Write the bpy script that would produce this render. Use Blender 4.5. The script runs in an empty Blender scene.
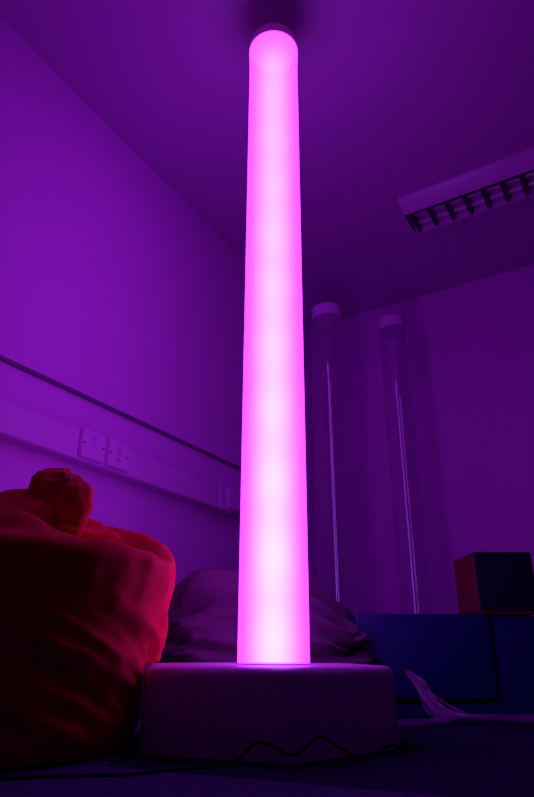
import bpy, bmesh, math, random
from mathutils import Vector, Matrix, noise
random.seed(7)
C = bpy.context.scene.collection
PI = math.pi
sin, cos, rad = math.sin, math.cos, math.radians
scene = bpy.context.scene
scene.view_settings.view_transform = 'Standard'
scene.view_settings.look = 'None'
scene.view_settings.gamma = 1.0
scene.view_settings.use_curve_mapping = False
scene.view_settings.exposure = 0.0
scene.cycles.max_bounces = 16
scene.cycles.diffuse_bounces = 8
scene.cycles.transparent_max_bounces = 24
scene.cycles.sample_clamp_indirect = 6
scene.cycles.caustics_reflective = False
scene.cycles.caustics_refractive = False

w = bpy.data.worlds.new('night'); scene.world = w
w.use_nodes = True
w.node_tree.nodes['Background'].inputs[0].default_value = (0, 0, 0, 1)
w.node_tree.nodes['Background'].inputs[1].default_value = 0

# ------------------------------------------------------------------ materials
def mat(name, col, rough=.6, metal=0, spec=.5, var=0.0, vscale=8, bump=0.0, bscale=60, sheen=0.0, coat=0.0, detail=4, dist=.01):
    m = bpy.data.materials.new(name); m.use_nodes = True
    nt = m.node_tree; N = nt.nodes; L = nt.links
    p = N['Principled BSDF']
    p.inputs['Base Color'].default_value = (*col, 1)
    p.inputs['Roughness'].default_value = rough
    p.inputs['Metallic'].default_value = metal
    p.inputs['Specular IOR Level'].default_value = spec
    p.inputs['Sheen Weight'].default_value = sheen
    p.inputs['Coat Weight'].default_value = coat
    tc = N.new('ShaderNodeTexCoord')
    if var > 0:
        n = N.new('ShaderNodeTexNoise'); n.inputs['Scale'].default_value = vscale; n.inputs['Detail'].default_value = detail
        L.new(tc.outputs['Object'], n.inputs['Vector'])
        r = N.new('ShaderNodeValToRGB')
        r.color_ramp.elements[0].position = .3; r.color_ramp.elements[1].position = .7
        r.color_ramp.elements[0].color = (*[c*(1-var) for c in col], 1)
        r.color_ramp.elements[1].color = (*[min(1, c*(1+var)) for c in col], 1)
        L.new(n.outputs['Fac'], r.inputs['Fac']); L.new(r.outputs['Color'], p.inputs['Base Color'])
    if bump > 0:
        n2 = N.new('ShaderNodeTexNoise'); n2.inputs['Scale'].default_value = bscale; n2.inputs['Detail'].default_value = 3
        L.new(tc.outputs['Object'], n2.inputs['Vector'])
        b = N.new('ShaderNodeBump'); b.inputs['Strength'].default_value = bump; b.inputs['Distance'].default_value = dist
        L.new(n2.outputs['Fac'], b.inputs['Height']); L.new(b.outputs['Normal'], p.inputs['Normal'])
    return m

M = {}
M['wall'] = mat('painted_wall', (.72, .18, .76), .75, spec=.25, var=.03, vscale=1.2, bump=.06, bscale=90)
M['ceiling'] = mat('painted_ceiling', (.56, .14, .60), .85, spec=.15, var=.02, vscale=1.5, bump=.05, bscale=120)
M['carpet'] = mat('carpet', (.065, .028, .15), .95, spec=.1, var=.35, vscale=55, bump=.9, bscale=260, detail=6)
M['darkfloor'] = mat('dark_floor', (.016, .009, .05), .95, spec=.08, var=.3, vscale=55, bump=.8, bscale=260, detail=6)
M['trim'] = mat('dado_strip', (.16, .045, .18), .6)
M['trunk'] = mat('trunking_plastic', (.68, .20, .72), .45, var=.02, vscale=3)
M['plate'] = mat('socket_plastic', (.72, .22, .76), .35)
M['dark'] = mat('dark_plastic', (.03, .02, .03), .5)
M['rocker'] = mat('switch_plastic', (.56, .16, .60), .35)
M['redcloth'] = mat('red_cotton', (.66, .002, .030), .85, spec=.05, var=.10, vscale=30, bump=.25, bscale=420, sheen=.06, dist=.002)
M['purplecloth'] = mat('purple_cotton', (.12, .022, .10), .88, spec=.12, var=.10, vscale=25, bump=.25, bscale=420, sheen=.1, dist=.002)
M['tag'] = mat('white_tag', (.85, .8, .85), .6)
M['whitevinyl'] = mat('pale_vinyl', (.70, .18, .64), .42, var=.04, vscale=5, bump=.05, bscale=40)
M['bluevinyl'] = mat('blue_vinyl', (.004, .003, .105), .45, var=.05, vscale=6, bump=.05, bscale=30)
M['navyvinyl'] = mat('navy_vinyl', (.004, .004, .022), .5)
M['redvinyl'] = mat('red_vinyl', (.13, .002, .006), .55)
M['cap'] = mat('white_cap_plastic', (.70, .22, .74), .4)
M['lampcap'] = mat('lamp_cap_plastic', (.5, .12, .5), .4)
e_ = M['lampcap'].node_tree.nodes['Principled BSDF']      # the cap is translucent and glows a little from inside
e_.inputs['Emission Color'].default_value = (.55, .02, .62, 1); e_.inputs['Emission Strength'].default_value = .12
M['cord'] = mat('black_cord', (.004, .003, .006), .85, spec=.15)
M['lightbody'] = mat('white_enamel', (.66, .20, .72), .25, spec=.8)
M['louvre'] = mat('louvre_aluminium', (.10, .05, .11), .35, metal=1)
M['edgeshade'] = mat('fitting_edge_shade', (.05, .03, .06), .6)  # dark tone for the painted shadow line on the near edge
M['fluor'] = mat('unlit_fluorescent_glass', (.75, .5, .8), .15)

def clear_mat(name, tint, ior=1.49, rough=.02):
    m = bpy.data.materials.new(name); m.use_nodes = True
    nt = m.node_tree; N = nt.nodes; L = nt.links; N.clear()
    o = N.new('ShaderNodeOutputMaterial'); mix = N.new('ShaderNodeMixShader')
    t = N.new('ShaderNodeBsdfTransparent'); t.inputs[0].default_value = (*tint, 1)
    g = N.new('ShaderNodeBsdfGlossy'); g.inputs['Roughness'].default_value = rough
    g.inputs['Color'].default_value = (1, 1, 1, 1)
    f = N.new('ShaderNodeFresnel'); f.inputs['IOR'].default_value = ior
    ge = N.new('ShaderNodeNewGeometry'); io = N.new('ShaderNodeMix'); io.data_type = 'FLOAT'
    io.inputs['A'].default_value = ior; io.inputs['B'].default_value = 1/ior
    L.new(ge.outputs['Backfacing'], io.inputs['Factor']); L.new(io.outputs['Result'], f.inputs['IOR'])
    mn = N.new('ShaderNodeMath'); mn.operation = 'MINIMUM'; mn.inputs[1].default_value = .42
    L.new(f.outputs[0], mn.inputs[0])
    L.new(mn.outputs[0], mix.inputs[0]); L.new(t.outputs[0], mix.inputs[1]); L.new(g.outputs[0], mix.inputs[2])
    L.new(mix.outputs[0], o.inputs['Surface'])
    return m
M['acrylic'] = clear_mat('clear_acrylic', (.95, .93, .96))
def haze(m, k):          # mixes a little pale diffuse into the clear material
    nt = m.node_tree; N = nt.nodes; L = nt.links
    out = [n for n in N if n.type == 'OUTPUT_MATERIAL'][0]; mx = [n for n in N if n.type == 'MIX_SHADER'][0]
    d = N.new('ShaderNodeBsdfDiffuse'); d.inputs[0].default_value = (.8, .5, .85, 1)
    m2 = N.new('ShaderNodeMixShader'); m2.inputs[0].default_value = k
    L.new(mx.outputs[0], m2.inputs[1]); L.new(d.outputs[0], m2.inputs[2]); L.new(m2.outputs[0], out.inputs['Surface'])
haze(M['acrylic'], .022)

def strand_mat():
    m = clear_mat('clear_fibre', (.88, .75, .92), rough=.15)
    nt = m.node_tree; N = nt.nodes; L = nt.links
    out = [n for n in N if n.type == 'OUTPUT_MATERIAL'][0]
    mixo = [n for n in N if n.type == 'MIX_SHADER'][0]
    d = N.new('ShaderNodeBsdfDiffuse'); d.inputs[0].default_value = (.5, .2, .6, 1)
    m2 = N.new('ShaderNodeMixShader'); m2.inputs[0].default_value = .16
    L.new(mixo.outputs[0], m2.inputs[1]); L.new(d.outputs[0], m2.inputs[2]); L.new(m2.outputs[0], out.inputs['Surface'])
    return m
M['fibre'] = strand_mat()

# lit tube wall: see-through frosted acrylic giving off violet light
LAMP_SURF = (1.29, .062, 2.68)
def lamp_shell_mat():
    m = bpy.data.materials.new('lit_frosted_acrylic'); m.use_nodes = True
    nt = m.node_tree; N = nt.nodes; L = nt.links; N.clear()
    o = N.new('ShaderNodeOutputMaterial')
    t = N.new('ShaderNodeBsdfTransparent')
    e = N.new('ShaderNodeEmission'); e.inputs[0].default_value = (*LAMP_SURF, 1); e.inputs[1].default_value = 1.0
    a = N.new('ShaderNodeAddShader')
    L.new(t.outputs[0], a.inputs[0]); L.new(e.outputs[0], a.inputs[1]); L.new(a.outputs[0], o.inputs['Surface'])
    return m
M['lampshell'] = lamp_shell_mat()

def lamp_core_mat(z0, z1):
    m = bpy.data.materials.new('glowing_water'); m.use_nodes = True
    nt = m.node_tree; N = nt.nodes; L = nt.links; N.clear()
    o = N.new('ShaderNodeOutputMaterial')
    t = N.new('ShaderNodeBsdfTransparent')
    L.new(t.outputs[0], o.inputs['Surface'])
    e = N.new('ShaderNodeEmission'); e.inputs[0].default_value = (.5, .62, .9, 1)
    tc = N.new('ShaderNodeTexCoord'); sp = N.new('ShaderNodeSeparateXYZ')
    L.new(tc.outputs['Object'], sp.inputs[0])
    mr = N.new('ShaderNodeMapRange'); mr.inputs['From Min'].default_value = z0; mr.inputs['From Max'].default_value = z1
    L.new(sp.outputs['Z'], mr.inputs['Value'])
    r = N.new('ShaderNodeValToRGB'); cr = r.color_ramp
    stops = [(0, .95), (.10, 1.0), (.25, .86), (.45, .66), (.75, .44), (1.0, .31)]
    cr.elements[0].position = 0; cr.elements[0].color = (stops[0][1],)*3+(1,)
    cr.elements[1].position = 1; cr.elements[1].color = (stops[-1][1],)*3+(1,)
    for p_, v in stops[1:-1]:
        el = cr.elements.new(p_); el.color = (v, v, v, 1)
    L.new(mr.outputs[0], r.inputs['Fac'])
    # gentle bands where the rows of lights sit
    w1 = N.new('ShaderNodeMath'); w1.operation = 'MULTIPLY'; w1.inputs[1].default_value = 2*PI/.21
    L.new(sp.outputs['Z'], w1.inputs[0])
    w2 = N.new('ShaderNodeMath'); w2.operation = 'SINE'; L.new(w1.outputs[0], w2.inputs[0])
    w3 = N.new('ShaderNodeMath'); w3.operation = 'MULTIPLY_ADD'; w3.inputs[1].default_value = .08; w3.inputs[2].default_value = 1
    L.new(w2.outputs[0], w3.inputs[0])
    mu = N.new('ShaderNodeMath'); mu.operation = 'MULTIPLY'
    L.new(r.outputs['Color'], mu.inputs[0]); L.new(w3.outputs[0], mu.inputs[1])
    xx = N.new('ShaderNodeVectorMath'); xx.operation = 'MULTIPLY'; xx.inputs[1].default_value = (1/.088, 1/.088, 0)
    L.new(tc.outputs['Object'], xx.inputs[0])
    dt = N.new('ShaderNodeVectorMath'); dt.operation = 'DOT_PRODUCT'
    L.new(xx.outputs[0], dt.inputs[0]); L.new(xx.outputs[0], dt.inputs[1])
    om = N.new('ShaderNodeMath'); om.operation = 'SUBTRACT'; om.inputs[0].default_value = 1; om.use_clamp = True
    L.new(dt.outputs['Value'], om.inputs[1])
    pw = N.new('ShaderNodeMath'); pw.operation = 'POWER'; pw.inputs[1].default_value = 1.7
    L.new(om.outputs[0], pw.inputs[0])
    mr2 = N.new('ShaderNodeMath'); mr2.operation = 'MULTIPLY'
    L.new(mu.outputs[0], mr2.inputs[0]); L.new(pw.outputs[0], mr2.inputs[1])
    mu2 = N.new('ShaderNodeMath'); mu2.operation = 'MULTIPLY'; mu2.inputs[1].default_value = 10.5
    L.new(mr2.outputs[0], mu2.inputs[0]); L.new(mu2.outputs[0], e.inputs[1])
    L.new(e.outputs[0], o.inputs['Volume'])
    m.cycles.volume_step_rate = .3
    return m

# ------------------------------------------------------------------ mesh helpers
def link(name, bm, m, parent=None, smooth=False, loc=None):
    bmesh.ops.recalc_face_normals(bm, faces=bm.faces[:])
    me = bpy.data.meshes.new(name); bm.to_mesh(me); bm.free()
    for mm in (m if isinstance(m, (list, tuple)) else [m]): me.materials.append(mm)
    if smooth:
        for p in me.polygons: p.use_smooth = True
    o = bpy.data.objects.new(name, me); C.objects.link(o)
    if parent: o.parent = parent
    if loc: o.location = loc
    return o
def tag(o, label, cat, group=None):
    o['label'] = label; o['category'] = cat
    if group: o['group'] = group
    return o
def thing(name, label, cat, loc=(0, 0, 0), rz=0, group=None):
    o = bpy.data.objects.new(name, None); C.objects.link(o); o.empty_display_size = .1
    o.location = loc; o.rotation_euler = (0, 0, rz)
    return tag(o, label, cat, group)
def struct(name, bm, m, loc=(0,0,0), rz=0):
    o = link(name, bm, m); o['kind'] = 'structure'; o.location = loc; o.rotation_euler = (0, 0, rz); return o
def auto_smooth(o, ang=40):
    for p in o.data.polygons: p.use_smooth = True
    o.data.set_sharp_from_angle(angle=rad(ang))
def add_box(bm, x0, x1, y0, y1, z0, z1, bev=0, seg=2):
    vs = [bm.verts.new((x, y, z)) for x in (x0, x1) for y in (y0, y1) for z in (z0, z1)]
    f = [(0,1,3,2), (4,6,7,5), (0,4,5,1), (2,3,7,6), (0,2,6,4), (1,5,7,3)]
    fs = [bm.faces.new([vs[i] for i in q]) for q in f]
    if bev:
        es = list({e for fa in fs for e in fa.edges})
        bmesh.ops.bevel(bm, geom=es, offset=bev, segments=seg, profile=.5, affect='EDGES')
def box(*a, **k):
    bm = bmesh.new(); add_box(bm, *a, **k); return bm
def add_lathe(bm, prof, n=48, cx=0, cy=0, closed=False):
    rings = []
    for r, z in prof:
        rings.append([bm.verts.new((cx+r*cos(2*PI*i/n), cy+r*sin(2*PI*i/n), z)) for i in range(n)])
    K = len(prof)
    for k in range(K if closed else K-1):
        a, b = rings[k], rings[(k+1) % K]
        for i in range(n):
            bm.faces.new((a[i], a[(i+1)%n], b[(i+1)%n], b[i]))
    if not closed:
        if prof[0][0] > 1e-4: bm.faces.new(rings[0][::-1])
        if prof[-1][0] > 1e-4: bm.faces.new(rings[-1])
    return rings
def lathe(prof, n=48, **k):
    bm = bmesh.new(); add_lathe(bm, prof, n, **k); return bm
def catmull(pts, sub=8):
    P = [Vector(p) for p in pts]; P = [2*P[0]-P[1]] + P + [2*P[-1]-P[-2]]
    out = []
    for i in range(1, len(P)-2):
        for k in range(sub):
            t = k/sub
            p0, p1, p2, p3 = P[i-1], P[i], P[i+1], P[i+2]
            out.append(.5*((2*p1)+(p2-p0)*t+(2*p0-5*p1+4*p2-p3)*t*t+(3*p1-p0-3*p2+p3)*t**3))
    out.append(P[-2]); return out
def add_tube(bm, pts, r, n=8, taper=None):
    rings = []; up = Vector((0, 0, 1)); K = len(pts)
    for k, p in enumerate(pts):
        d = (pts[min(k+1, K-1)]-pts[max(k-1, 0)]).normalized()
        s = d.cross(up)
        if s.length < 1e-3: s = d.cross(Vector((1, 0, 0)))
        s.normalize(); u = s.cross(d)
        rr = r if taper is None else r*taper(k/(K-1))
        rings.append([bm.verts.new(p+rr*(cos(2*PI*i/n)*s+sin(2*PI*i/n)*u)) for i in range(n)])
    for a, b in zip(rings, rings[1:]):
        for i in range(n): bm.faces.new((a[i], a[(i+1)%n], b[(i+1)%n], b[i]))
    bm.faces.new(rings[0][::-1]); bm.faces.new(rings[-1])
def add_prism(bm, poly, axis_len, axis='x'):
    def P(u, v, t): return (t, u, v)
    a = [bm.verts.new(P(u, v, 0)) for u, v in poly]; b = [bm.verts.new(P(u, v, axis_len)) for u, v in poly]
    n = len(poly)
    for i in range(n): bm.faces.new((a[i], a[(i+1)%n], b[(i+1)%n], b[i]))
    bm.faces.new(a[::-1]); bm.faces.new(b)
def fbm(p, o=3):
    v = 0; a = 1
    for _ in range(o):
        v += a*noise.noise(p); p = p*2.03; a *= .5
    return v

# ------------------------------------------------------------------ camera
F = 603.0; TH = math.atan(.4175); HC = .20
cam = bpy.data.cameras.new('camera'); co = bpy.data.objects.new('camera', cam); C.objects.link(co)
cam.sensor_fit = 'VERTICAL'; cam.sensor_height = 36; cam.lens = F/797*36
cam.clip_start = .02
co.location = (0, 0, HC)
co.rotation_euler = (Matrix.Rotation(PI/2+TH, 3, 'X') @ Matrix.Rotation(rad(.25), 3, 'Z')).to_euler()
scene.camera = co

# ------------------------------------------------------------------ room: local x runs along the left wall to the far corner, local y to the left
H = 2.56
CORNER = Vector((.345, 4.194, 0)); RA = rad(60.5)
LW, LB = 9.0, 6.5                       # lengths of the left wall and the back wall
def room(x, y, z=0):                    # x: distance back along the left wall from the corner, y: distance from the left wall
    u = Vector((cos(RA), sin(RA), 0)); v = Vector((sin(RA), -cos(RA), 0))
    return CORNER - u*x + v*y + Vector((0, 0, z))
# wall object space: origin at the corner; X = towards the camera along left wall (-u), Y = away from left wall
# (v).  rotation that maps local X to -u:
RZ = RA + PI
def loc_sign():                         # local +Y of a frame rotated by RZ is (-sin RZ, cos RZ) = (sin RA, -cos RA) = v
    return 1
struct('floor', box(-.5, LW+.1, -.1, LB+.1, -.1, 0), M['carpet'], CORNER, RZ)
bm = bmesh.new()          # thin darker layer over the floor, from under the plinth towards the right
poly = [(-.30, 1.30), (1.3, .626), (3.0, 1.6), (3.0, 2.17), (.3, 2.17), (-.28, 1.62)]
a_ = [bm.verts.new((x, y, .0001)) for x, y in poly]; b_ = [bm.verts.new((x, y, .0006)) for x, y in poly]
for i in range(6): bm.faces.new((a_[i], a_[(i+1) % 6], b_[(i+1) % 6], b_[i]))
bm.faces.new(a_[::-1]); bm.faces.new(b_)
struct('floor', bm, M['darkfloor'])
struct('ceiling', box(-.5, LW+.1, -.1, LB+.1, H, H+.1), M['ceiling'], CORNER, RZ)
struct('wall_left', box(-.5, LW+.1, -.1, 0, 0, H), M['wall'], CORNER, RZ)
struct('wall_back', box(-.1, 0, -.1, LB+.2, 0, H), M['wall'], CORNER, RZ-rad(2))
struct('wall_right', box(-.5, LW+.1, LB, LB+.1, 0, H), M['wall'], CORNER, RZ)
struct('wall_front', box(LW, LW+.1, 0, LB, 0, H), M['wall'], CORNER, RZ)
# dado strip on the left wall
ZT = 1.148
bm = box(.72, LW-.05, .0005, .0145, ZT-.008, ZT+.008, bev=.003, seg=2)
struct('trim_1', bm, M['trim'], CORNER, RZ)

# ------------------------------------------------------------------ cable trunking with sockets on the left wall
tk = thing('cable_trunking', 'long white plastic cable trunking running along the left wall above the bean bags', 'cable trunking', (CORNER.x, CORNER.y, 0), RZ)
Z0, Z1 = .860, .988; TD = .072
XJ = 1.285
XT = .72; bm = bmesh.new()
add_prism(bm, [(.0008, Z0), (TD-.004, Z0), (TD, Z0+.004), (TD, Z0+.012), (TD-.003, Z0+.014), (TD-.003, Z1-.010), (TD, Z1-.008), (TD, Z1-.003), (TD-.006, Z1), (.0008, Z1)], LW-XT-.05)
bmesh.ops.translate(bm, verts=bm.verts[:], vec=(XT, 0, 0))
o = link('trunking_body', bm, M['trunk'], tk); auto_smooth(o, 30)
o = link('joint_cover', box(XJ-.02, XJ+.02, .0008, TD+.004, Z0-.003, Z1+.003, bev=.003), M['trunk'], tk)

def plate(name, label, x, wd, kind):
    p = thing(name, label, 'socket' if kind != 'spur' else 'switch', CORNER + Vector((0, 0, 0)), RZ, None)
    c = room(x, TD-.0026, (Z0+Z1)/2+.004); p.location = c; p.rotation_euler = (0, 0, RZ)
    hh = .056
    link('back_box', box(-wd-.002, wd+.002, .0, .010, -hh-.002, hh+.002, bev=.002), M['trunk'], p)
    link('face_plate', box(-wd, wd, .0105, .019, -hh, hh, bev=.004, seg=3), M['plate'], p)
    for s in (-1, 1):
        bm = bmesh.new(); add_lathe(bm, [(.0045, 0), (.0045, .0012), (.003, .002), (0.0, .002)], 14)
        bmesh.ops.rotate(bm, verts=bm.verts[:], cent=(0, 0, 0), matrix=Matrix.Rotation(-PI/2, 3, 'X'))
        link('screw', bm, M['dark'], p, loc=(s*(wd-.010), .019, 0))
    if kind == 'spur':
        bm = box(-.012, .012, .019, .0225, -.002, .032, bev=.002); link('rocker', bm, M['rocker'], p)
        link('fuse_holder', box(-.011, .011, .019, .0215, -.028, -.010, bev=.002), M['rocker'], p)
    else:
        for cx in ([0] if kind == 'single' else [-.03, .03]):
            link('rocker', box(cx-.010, cx+.010, .019, .0225, .018, .036, bev=.002), M['rocker'], p)
            bm = bmesh.new()
            add_box(bm, cx-.0025, cx+.0025, .0188, .0193, .000, .009)
            for s in (-1, 1): add_box(bm, cx+s*.011-.0035, cx+s*.011+.0035, .0188, .0193, -.018, -.014)
            link('socket_holes', bm, M['rocker'], p)
    return p
SOCK = [('wall_socket', 'square socket plate left of the switched plate above the red bean bag', 2.215, .060, 'single'),
        ('switched_spur', 'square plate with a rocker switch right of the socket above the red bean bag', 2.072, .060, 'spur'),
        ('wall_socket', 'wide double socket plate on the trunking beside the glowing tube', 1.155, .088, 'double')]
for a in SOCK: plate(*a)

# ------------------------------------------------------------------ hexagonal foam plinth and glowing tube
TX, TY = .0195, 1.65
HB = .1668
side = .331
PLX, PLY = -.009, 1.643
pl = bmesh.new()
a0 = math.atan2(-.321, .060)
vb = [pl.verts.new((side*cos(a0+k*PI/3), side*sin(a0+k*PI/3), 0)) for k in range(6)]
vt = [pl.verts.new((side*cos(a0+k*PI/3), side*sin(a0+k*PI/3), HB)) for k in range(6)]
pl.faces.new(vb[::-1]); pl.faces.new(vt)
for k in range(6): pl.faces.new((vb[k], vb[(k+1)%6], vt[(k+1)%6], vt[k]))
bmesh.ops.bevel(pl, geom=[e for e in pl.edges if not (e.verts[0].co.z < .01 and e.verts[1].co.z < .01)], offset=.022, segments=5, profile=.5, affect='EDGES')
o = tag(link('foam_plinth', pl, M['whitevinyl'], loc=(PLX, PLY, .0008)), 'low pale hexagonal padded plinth under the glowing tube', 'plinth')
auto_smooth(o, 50)

R = .091; ZB = HB; ZTOP = 2.342
bt = thing('bubble_tube', 'tall glowing pink tube lamp standing on the pale plinth and reaching the ceiling', 'lamp', (TX, TY, HB+.0052))
LT = ZTOP-ZB
bm = bmesh.new(); add_lathe(bm, [(R+.003, -.004), (R+.003, -.0025), (R-.004, -.0015), (0, -.0015)], 72)
o = link('base_ring', bm, M['cap'], bt); auto_smooth(o)
bm = bmesh.new()
rings = add_lathe(bm, [(R, -.0010), (R, LT-.10), (R+.0008, LT-.06), (R+.0025, LT-.03), (R+.003, LT-.001)], 96)
for f in [f for f in bm.faces if len(f.verts) > 4 and f.calc_center_median().z < .1]: bm.faces.remove(f)
o = link('lit_tube', bm, M['lampshell'], bt, smooth=True)
core = lathe([(R-.003, -.0005), (R-.003, LT-.004)], 96)
link('glowing_water', core, lamp_core_mat(0, LT), bt, smooth=True)
bm = lathe([(0, LT), (R-.002, LT), (R-.002, LT+.047), (R-.006, LT+.054), (R-.012, LT+.055), (0, LT+.055)], 72)
o = link('cap', bm, M['lampcap'], bt); auto_smooth(o)

# ------------------------------------------------------------------ two clear tubes in the corner
def clear_tube(x, y, r, top, label):
    t = thing('bubble_tube', label, 'bubble tube', (x, y, 0), random.random(), 'unlit clear bubble tubes in the corner')
    b = lathe([(0, 0), (r+.03, 0), (r+.03, .05), (r+.012, .07), (r+.012, .09), (0, .09)], 48)
    o = link('tube_base', b, M['cap'], t); auto_smooth(o)
    b = lathe([(r, .0905), (r, top-.076), (r-.005, top-.076), (r-.005, .0905)], 72, closed=True)
    o = link('clear_tube', b, M['acrylic'], t); auto_smooth(o)
    b = lathe([(0, top-.075), (r+.002, top-.075), (r+.002, top-.006), (r-.004, top), (0, top)], 64)
    o = link('cap', b, M['cap'], t); auto_smooth(o)
    return t
clear_tube(.354, 3.125, .086, 2.085, 'unlit clear bubble tube with white cap nearest the glowing tube')
clear_tube(.77, 3.254, .082, 2.085, 'unlit clear bubble tube with white cap further right, nearer the foam cube')

# ------------------------------------------------------------------ bean bags
def bag_mesh(prof, wrinkle, nth=150, nz=110, shape=None):
    # prof: list of (r, z) control points from the floor centre to the apex
    pts = catmull([(r, 0, z) for r, z in prof], 10)
    L_ = [0]
    for a, b in zip(pts, pts[1:]): L_.append(L_[-1]+(b-a).length)
    tot = L_[-1]; res = []
    j = 0
    for k in range(nz+1):
        s = tot*k/nz
        while j < len(L_)-2 and L_[j+1] < s: j += 1
        f = (s-L_[j])/max(1e-9, L_[j+1]-L_[j]); res.append(pts[j].lerp(pts[j+1], min(1, max(0, f))))
    bm = bmesh.new(); rings = []
    for k, p in enumerate(res):
        ring = []
        for i in range(nth):
            th = 2*PI*i/nth
            q = Vector((p.x*cos(th), p.x*sin(th), p.z))
            a = res[max(0, k-1)]; b = res[min(nz, k+1)]
            tr, tz = b.x-a.x, b.z-a.z; ln = math.hypot(tr, tz) or 1
            nrm = Vector((tz/ln*cos(th), tz/ln*sin(th), -tr/ln))
            q = wrinkle(q, nrm, th, k/nz)
            ring.append(bm.verts.new(q))
        rings.append(ring)
    for a, b in zip(rings, rings[1:]):
        for i in range(nth): bm.faces.new((a[i], a[(i+1)%nth], b[(i+1)%nth], b[i]))
    bm.faces.new(rings[0][::-1]); bm.faces.new(rings[-1])
    return bm
def gauss(d, s): return math.exp(-.5*(d/s)**2)
def angd(a, b): return (a-b+PI) % (2*PI)-PI
def ridge(v): return 1-abs(v)*2

def clear_of_plinth(p, pad=.004):
    # cloth pressing on the plinth is pushed back to its faces
    if p.z > HB+pad: return p
    d = Vector((p.x-PLX, p.y-PLY)); ap = side*cos(PI/6)+pad; best = 9; bn = None
    for k in range(6):
        n = Vector((cos(a0+PI/6+k*PI/3), sin(a0+PI/6+k*PI/3))); m_ = ap-d.dot(n)
        if m_ < best: best = m_; bn = n
    if best > 0:
        p = p.copy(); p.x += bn.x*best; p.y += bn.y*best
    return p
RX, RY = -.629, 1.512
def sstep(a, b, x):
    t = min(1, max(0, (x-a)/(b-a))); return t*t*(3-2*t)
RIM = [(.405, -.06, .392), (.395, .03, .405), (.345, .13, .468), (.285, .19, .505), (.19, .225, .530), (.09, .21, .545)]
def red_wr(q, n, th, t):
    z = q.z
    body = sstep(.005, .08, z)
    top = sstep(.375, .43, z)
    calm = 1-.85*sstep(.20, .33, z)
    d = 0
    # long creases that run down towards the right of the bag as seen from the front
    u = th*.40; vv = z + .16*angd(th, -1.2)
    v = noise.noise(Vector((u*1.3+1.7, vv*12, 3.1)))
    d += .015*(ridge(v)-.55)*body*(1-top)*calm
    v = noise.noise(Vector((u*3.2+4, vv*27, 9.7)))
    d += .011*ridge(v)*body*(1-top)*calm
    d += (.003+.006*calm)*fbm(Vector((cos(th)*1.5, sin(th)*1.5, z*3)), 3)*body
    v = noise.noise(Vector((u*6+8, vv*52, 5.7)))
    d += .0075*ridge(v)*body*(1-top)*calm*(.6+.6*noise.noise(q*5+Vector((3, 1, 2))))
    d += .0022*fbm(q*24, 2)*body
    g = gauss(z-.345, .04)*(1-top)
    d += .0018*sin(th*30+3*noise.noise(q*6))*g
    q = q+n*d
    rr = math.hypot(q.x, q.y)
    if z > .37:
        k = top
        q.x += .06*sstep(.42, .54, z)
        q.z += k*(.018*fbm(Vector((q.x*7, q.y*7, 2)), 3))
        k = sstep(.372, .400, z)
        # raised rim wrapping round the back right, a hollow inside it
        best = 9; zt = 0
        for (ax, ay, az), (bx, by, bz) in zip(RIM, RIM[1:]):
            dx, dy = bx-ax, by-ay
            f = min(1, max(0, ((q.x-ax)*dx+(q.y-ay)*dy)/(dx*dx+dy*dy)))
            dd = math.hypot(q.x-ax-f*dx, q.y-ay-f*dy)
            if dd < best: best = dd; zt = az+(bz-az)*f
        g = k*math.exp(-(best/.042)**2)
        g2 = k*math.exp(-((q.x-.235)/.085)**2-((q.y-.01)/.075)**2)
        q.z += (.365-q.z)*g2*.95
        q.z += (zt-q.z)*g*.95
        g3 = k*math.exp(-((q.x-.125)/.075)**2-((q.y+.275)/.045)**2)        # soft lobe at the front
        q.z += .055*g3
        q.z -= k*.035*math.exp(-((q.x-.13)/.10)**2-((q.y+.19)/.03)**2)
        q.z += k*.02*gauss(angd(th, 2.8), .7)*gauss(rr-.22, .12)
    q.z = max(q.z, .0012)
    o_ = Vector((RX, RY, 0))
    return clear_of_plinth(q+o_)-o_
rb = thing('bean_bag', 'red cotton bean bag with a gathered top standing left of the plinth', 'bean bag', (RX, RY, 0))
prof = [(.001, 0), (.18, 0), (.305, .001), (.334, .028), (.346, .10), (.370, .20), (.392, .30), (.404, .355), (.403, .385), (.388, .402), (.355, .406), (.31, .406), (.26, .425), (.20, .460), (.15, .500), (.10, .540), (.05, .570), (.001, .58)]
o = link('bag_body', bag_mesh(prof, red_wr, 200, 150), M['redcloth'], rb, smooth=True)
# gathered neck: a twisted main fold and a narrower roll hanging over on its right
bm = bmesh.new()
def fold(path, secs, seed, rows=30, cols=44, pleat=.007, nf=6):
    P = catmull(path, 10); K = len(P)-1
    grid = []
    for k in range(rows):
        t = k/(rows-1); f = t*K; i0 = min(K-1, int(f)); c = P[i0].lerp(P[i0+1], f-i0)
        ft = t*(len(secs)-1); a = min(len(secs)-2, int(ft)); w_ = ft-a; w_ = w_*w_*(3-2*w_)
        rx = secs[a][0]*(1-w_)+secs[a+1][0]*w_; ry = secs[a][1]*(1-w_)+secs[a+1][1]*w_
        ring = []
        for i in range(cols):
            th = 2*PI*i/cols
            m_ = 1+pleat/.06*sin(th*nf+seed+2.2*noise.noise(Vector((cos(th)*2, sin(th)*2, t*3+seed))))
            p = c+Vector((rx*cos(th)*m_, ry*sin(th)*m_, 0))
            p += Vector((cos(th), sin(th), .4))*.012*fbm(Vector((p.x*13+seed, p.y*13, p.z*9)), 3)
            ring.append(bm.verts.new(p))
        grid.append(ring)
    for a, b in zip(grid, grid[1:]):
        for i in range(cols): bm.faces.new((a[i], a[(i+1)%cols], b[(i+1)%cols], b[i]))
    bm.faces.new(grid[0][::-1]); bm.faces.new(grid[-1])
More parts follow.
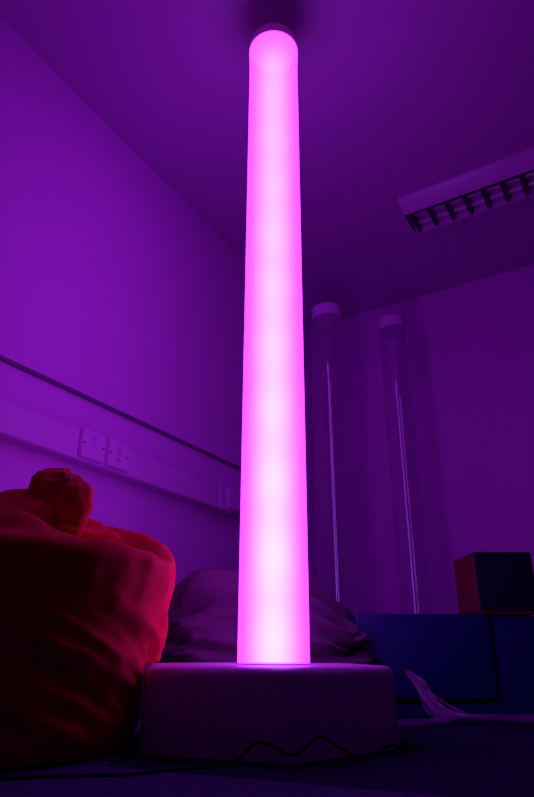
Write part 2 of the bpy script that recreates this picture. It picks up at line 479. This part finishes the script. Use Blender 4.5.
fold([(.08, -.03, .45), (.095, -.035, .51), (.106, -.04, .57), (.098, -.035, .622)], [(.17, .13), (.125, .10), (.085, .075), (.066, .06), (.064, .050), (.060, .036), (.030, .010)], 1.3)
fold([(.178, -.105, .415), (.177, -.11, .475), (.177, -.10, .53), (.168, -.085, .572), (.140, -.07, .600)], [(.012, .012), (.030, .026), (.040, .034), (.040, .036), (.028, .026), (.010, .010)], 4.1, pleat=.004, nf=4)
o = link('gathered_neck', bm, M['redcloth'], rb, smooth=True)
bm = box(-.007, .007, -.0012, .0012, -.003, .003)
bmesh.ops.rotate(bm, verts=bm.verts[:], cent=(0, 0, 0), matrix=Matrix.Rotation(.25, 3, 'Y'))
link('care_tag', bm, M['tag'], rb, loc=(.160, -.118, .576))['label'] = 'small white tag'

PX, PY = -.012, 2.165
def pur_wr(q, n, th, t):
    z = q.z
    q = Vector((q.x, q.y*.50, q.z))
    body = sstep(.005, .08, z)
    d = 0
    v = noise.noise(Vector((th*.7+2, z*11+th*.5, 1.7))); d += .036*(ridge(v)-.6)*body
    v = noise.noise(Vector((th*1.6+5, z*24-th*.9, 4.7))); d += .022*ridge(v)*body
    d += .009*fbm(q*9+Vector((4, 2, 1)), 3)*body
    d += .022*fbm(Vector((cos(th)*1.4+7, sin(th)*1.4, z*3)), 3)*body
    d += .003*fbm(q*22, 2)*body
    for zc, sl, am, wd in ((.345, .05, .034, .015), (.285, -.04, .034, .014), (.235, .05, .028, .012)):
        c = zc+sl*sin(th*1.3+zc*20)+.012*noise.noise(q*5)
        d += am*(gauss(z-c-.03, .022)-1.2*gauss(z-c, wd*.7))*(.55+.45*noise.noise(Vector((th*1.5, zc*30, 0))))
    q = q+n*d
    hi = sstep(.15, .36, z)
    q.x -= hi*.05*sstep(0, .15, -q.x)
    q.z -= hi*.10*sstep(.08, .30, q.x)
    q.z -= hi*.05*sstep(-.20, -.36, q.x) if q.x < -.2 else 0
    e = gauss(angd(th, -.25), .7)
    q.x += .022*e*gauss(z-.345, .035) - .022*e*gauss(z-.25, .028)
    q.z = max(q.z, .0012)
    o_ = Vector((PX, PY, 0)); p = clear_of_plinth(q+o_)
    if p.x > .285 and p.z < .33: p.y = min(p.y, 2.174)          # rests against the bench
    if p.y > 2.174 and p.z < .33: p.x = min(p.x, .293)
    return p-o_
prof = [(.001, 0), (.2, 0), (.33, .001), (.375, .05), (.38, .11), (.36, .18), (.335, .25), (.315, .31), (.28, .365), (.23, .405), (.16, .426), (.08, .432), (.001, .432)]
o = tag(link('bean_bag', bag_mesh(prof, pur_wr, 200, 150), M['purplecloth'], smooth=True, loc=(PX, PY, 0)), 'slumped dull purple bean bag behind the plinth and glowing tube', 'bean bag')

# ------------------------------------------------------------------ blue foam seat, right
SX0, SY, SH = .30, 2.18, .3175
ft = thing('foam_bench', 'low blue vinyl foam bench on the right with a small hole in its front', 'bench', (SX0, SY, 0))
# L frame: band along the floor with a rounded inner corner rising into the right block
bm = bmesh.new()
XS = .458; XE = 1.15; YD = .70
poly = [(0, 0), (XE, 0), (XE, SH-.004), (XS+.0015, SH-.004), (XS+.002, .11), (XS+.0015, .075), (XS-.008, .046), (XS-.03, .038), (0, .038)]
a = [bm.verts.new((x, .016, z)) for x, z in poly]; b = [bm.verts.new((x, YD, z)) for x, z in poly]
for i in range(len(poly)): bm.faces.new((a[i], a[(i+1)%len(poly)], b[(i+1)%len(poly)], b[i]))
bm.faces.new(a); bm.faces.new(b[::-1])
bmesh.ops.bevel(bm, geom=[e for e in bm.edges if abs(e.verts[0].co.y-e.verts[1].co.y) < 1e-4], offset=.006, segments=3, affect='EDGES', profile=.5)
o = link('bench_frame', bm, M['bluevinyl'], ft); auto_smooth(o, 35)
bm = box(0.0, XS, .0, YD-.01, .054, SH, bev=.009, seg=4)
o = link('bench_cushion', bm, M['bluevinyl'], ft); auto_smooth(o, 40)
bm = lathe([(.021, -.002), (.021, .004), (.016, .005), (.015, .001), (0, .001)], 24)
bmesh.ops.rotate(bm, verts=bm.verts[:], cent=(0, 0, 0), matrix=Matrix.Rotation(PI/2, 3, 'X'))
HXc, HZc = .168, .134
o = link('cable_hole', bm, M['dark'], ft, loc=(HXc, 0, HZc))
# ------------------------------------------------------------------ fibre optic strands
fo = thing('fibre_optic_strands', 'bundle of clear fibre optic strands spilling from the hole in the blue bench', 'fibre optic lamp', (SX0+HXc, SY-.02, 0))
for k in range(22):
    r1, r2, r3 = [random.uniform(-1, 1) for _ in range(3)]
    pts = [(r1*.010, .016-.010, HZc+r2*.010), (.004+r1*.011, -.022, HZc-.01+r2*.010),
           (.02+r1*.017, -.05+r3*.012, .105+r2*.014), (.05+r1*.026, -.085+r2*.02, .045+r3*.016)]
    go = k % 3
    if go == 0:
        pts += [(.085+r1*.04, -.13+r2*.04, .012+abs(r2)*.012), (.05+r2*.03, -.17+r3*.03, .007+abs(r3)*.01), (-.05+r1*.05, -.22+r2*.04, .006+abs(r1)*.01), (-.16+r3*.03, -.24+r2*.05, .005+abs(r1)*.005)]
    else:
        pts += [(.10+r1*.04, -.12+r2*.05, .014+abs(r2)*.014), (.20+r1*.03, -.15+r3*.05, .012+abs(r3)*.018), (.36, -.15+r2*.06, .008+abs(r1)*.02), (.52, -.18+r1*.06, .008+abs(r2)*.012), (.72, -.16+r3*.08, .005+abs(r3)*.012)]
    bm = bmesh.new(); add_tube(bm, catmull(pts, 7), .0032, 6)
    link('strand', bm, M['fibre'], fo, smooth=True)

# ------------------------------------------------------------------ coloured foam cube on the seat
cb = thing('foam_cube', 'foam cube with dark front and red side on top of the blue bench', 'foam cube', (.836, SY+.14, SH), 0)
S = .1045
CZ = .209; CD = .23
link('cube_body', box(-S, S, -.135, CD-.135-.002, .004, CZ, bev=.008, seg=3), M['navyvinyl'], cb)
link('red_side_panel', box(-S-.004, -S+.004, -.131, CD-.139, .006, CZ-.004, bev=.003), M['redvinyl'], cb)['label'] = 'red left side'
link('red_bottom_panel', box(-S+.004, S+.0, -.137, CD-.139, .0005, .008, bev=.002), M['redvinyl'], cb)['label'] = 'red underside'

# ------------------------------------------------------------------ ceiling light with louvre
lx = Vector((.739, 2.702, 0))
lf = thing('ceiling_light', 'unlit louvred fluorescent light on the ceiling at upper right', 'ceiling light', (lx.x, lx.y, H), rad(-31.5))
LL = 1.55
prof = [(0, 0), (0, -.012), (.070, -.066), (.078, -.070), (.078, -.064), (.084, -.064), (.086, -.074), (.092, -.074), (.100, -.02), (.262, -.02), (.272, -.060), (.272, -.074), (.280, -.074), (.29, -.05), (.29, 0)]
bm = bmesh.new(); add_prism(bm, prof, LL); o = link('body', bm, M['lightbody'], lf); auto_smooth(o, 25)
ep = [(-.002, 0), (-.002, -.015), (.070, -.070), (.085, -.077), (.275, -.077), (.293, -.05), (.293, 0)]
for x in (-.006, LL+.0005):
    bm = bmesh.new(); add_prism(bm, ep, .0055); link('end_cap', bm, M['lightbody'], lf, loc=(x, 0, 0))
link('cavity_tray', box(.002, LL-.002, .103, .2595, -.0235, -.0205), M['lightbody'], lf)
link('edge_shadow', box(.002, LL-.002, .0775, .0925, -.0752, -.0700), M['edgeshade'], lf)['label'] = 'shadow line painted as a dark strip'  # shadow line along the near lip, put in as a dark strip
for yy in (.14, .22):
    bm = lathe([(.013, .03), (.013, LL-.03)], 20)
    bmesh.ops.rotate(bm, verts=bm.verts[:], cent=(0, 0, 0), matrix=Matrix.Rotation(PI/2, 3, 'Y'))
    link('fluorescent_lamp', bm, M['fluor'], lf, smooth=True, loc=(0, yy, -.0385))
nb = 16
for k in range(nb):
    x = .03+k*(LL-.06)/(nb-1)
    bm = bmesh.new()
    poly = [(-.016, -.030), (.016, -.030), (.013, -.055), (.006, -.0745), (-.006, -.0745), (-.013, -.055)]
    a = [bm.verts.new((u, .0995, z)) for u, z in poly]; b = [bm.verts.new((u, .262, z)) for u, z in poly]
    for i in range(6): bm.faces.new((a[i], a[(i+1)%6], b[(i+1)%6], b[i]))
    bm.faces.new(a); bm.faces.new(b[::-1])
    link('louvre_blade', bm, M['louvre'], lf, loc=(x, 0, 0))

# ------------------------------------------------------------------ black cord on the floor
def fl(u, v, z=0):      # floor point seen from the doorway camera, only used to lay the cord out
    a = (u-267)/F; b = (398.5-v)/F
    Y = cos(TH)-b*sin(TH); Z = sin(TH)+b*cos(TH); s = (z-HC)/Z
    return Vector((a*s, Y*s, z))
rc = .0026
pts = [(-.78, 1.10, rc), (-.62, 1.125, rc), (-.50, 1.15, rc), (-.42, 1.165, rc), (-.352, 1.185, rc), (-.235, 1.203, rc), (-.17, 1.245, rc), (-.10, 1.275, rc), (-.055, 1.325, .006), (-.021, 1.325, .034), (.013, 1.308, .033), (.047, 1.295, .019), (.076, 1.308, .030), (.105, 1.330, .046), (.145, 1.365, .024), (.184, 1.395, rc), (.225, 1.43, rc), (.262, 1.470, .014), (.290, 1.488, .008), (.316, 1.512, rc), (.326, 1.55, rc), (.312, 1.63, rc)]
bm = bmesh.new(); add_tube(bm, catmull(pts, 8), rc, 8)
tag(link('power_cord', bm, M['cord'], smooth=True), 'thin black power cord wandering over the carpet in front of the plinth', 'cord')
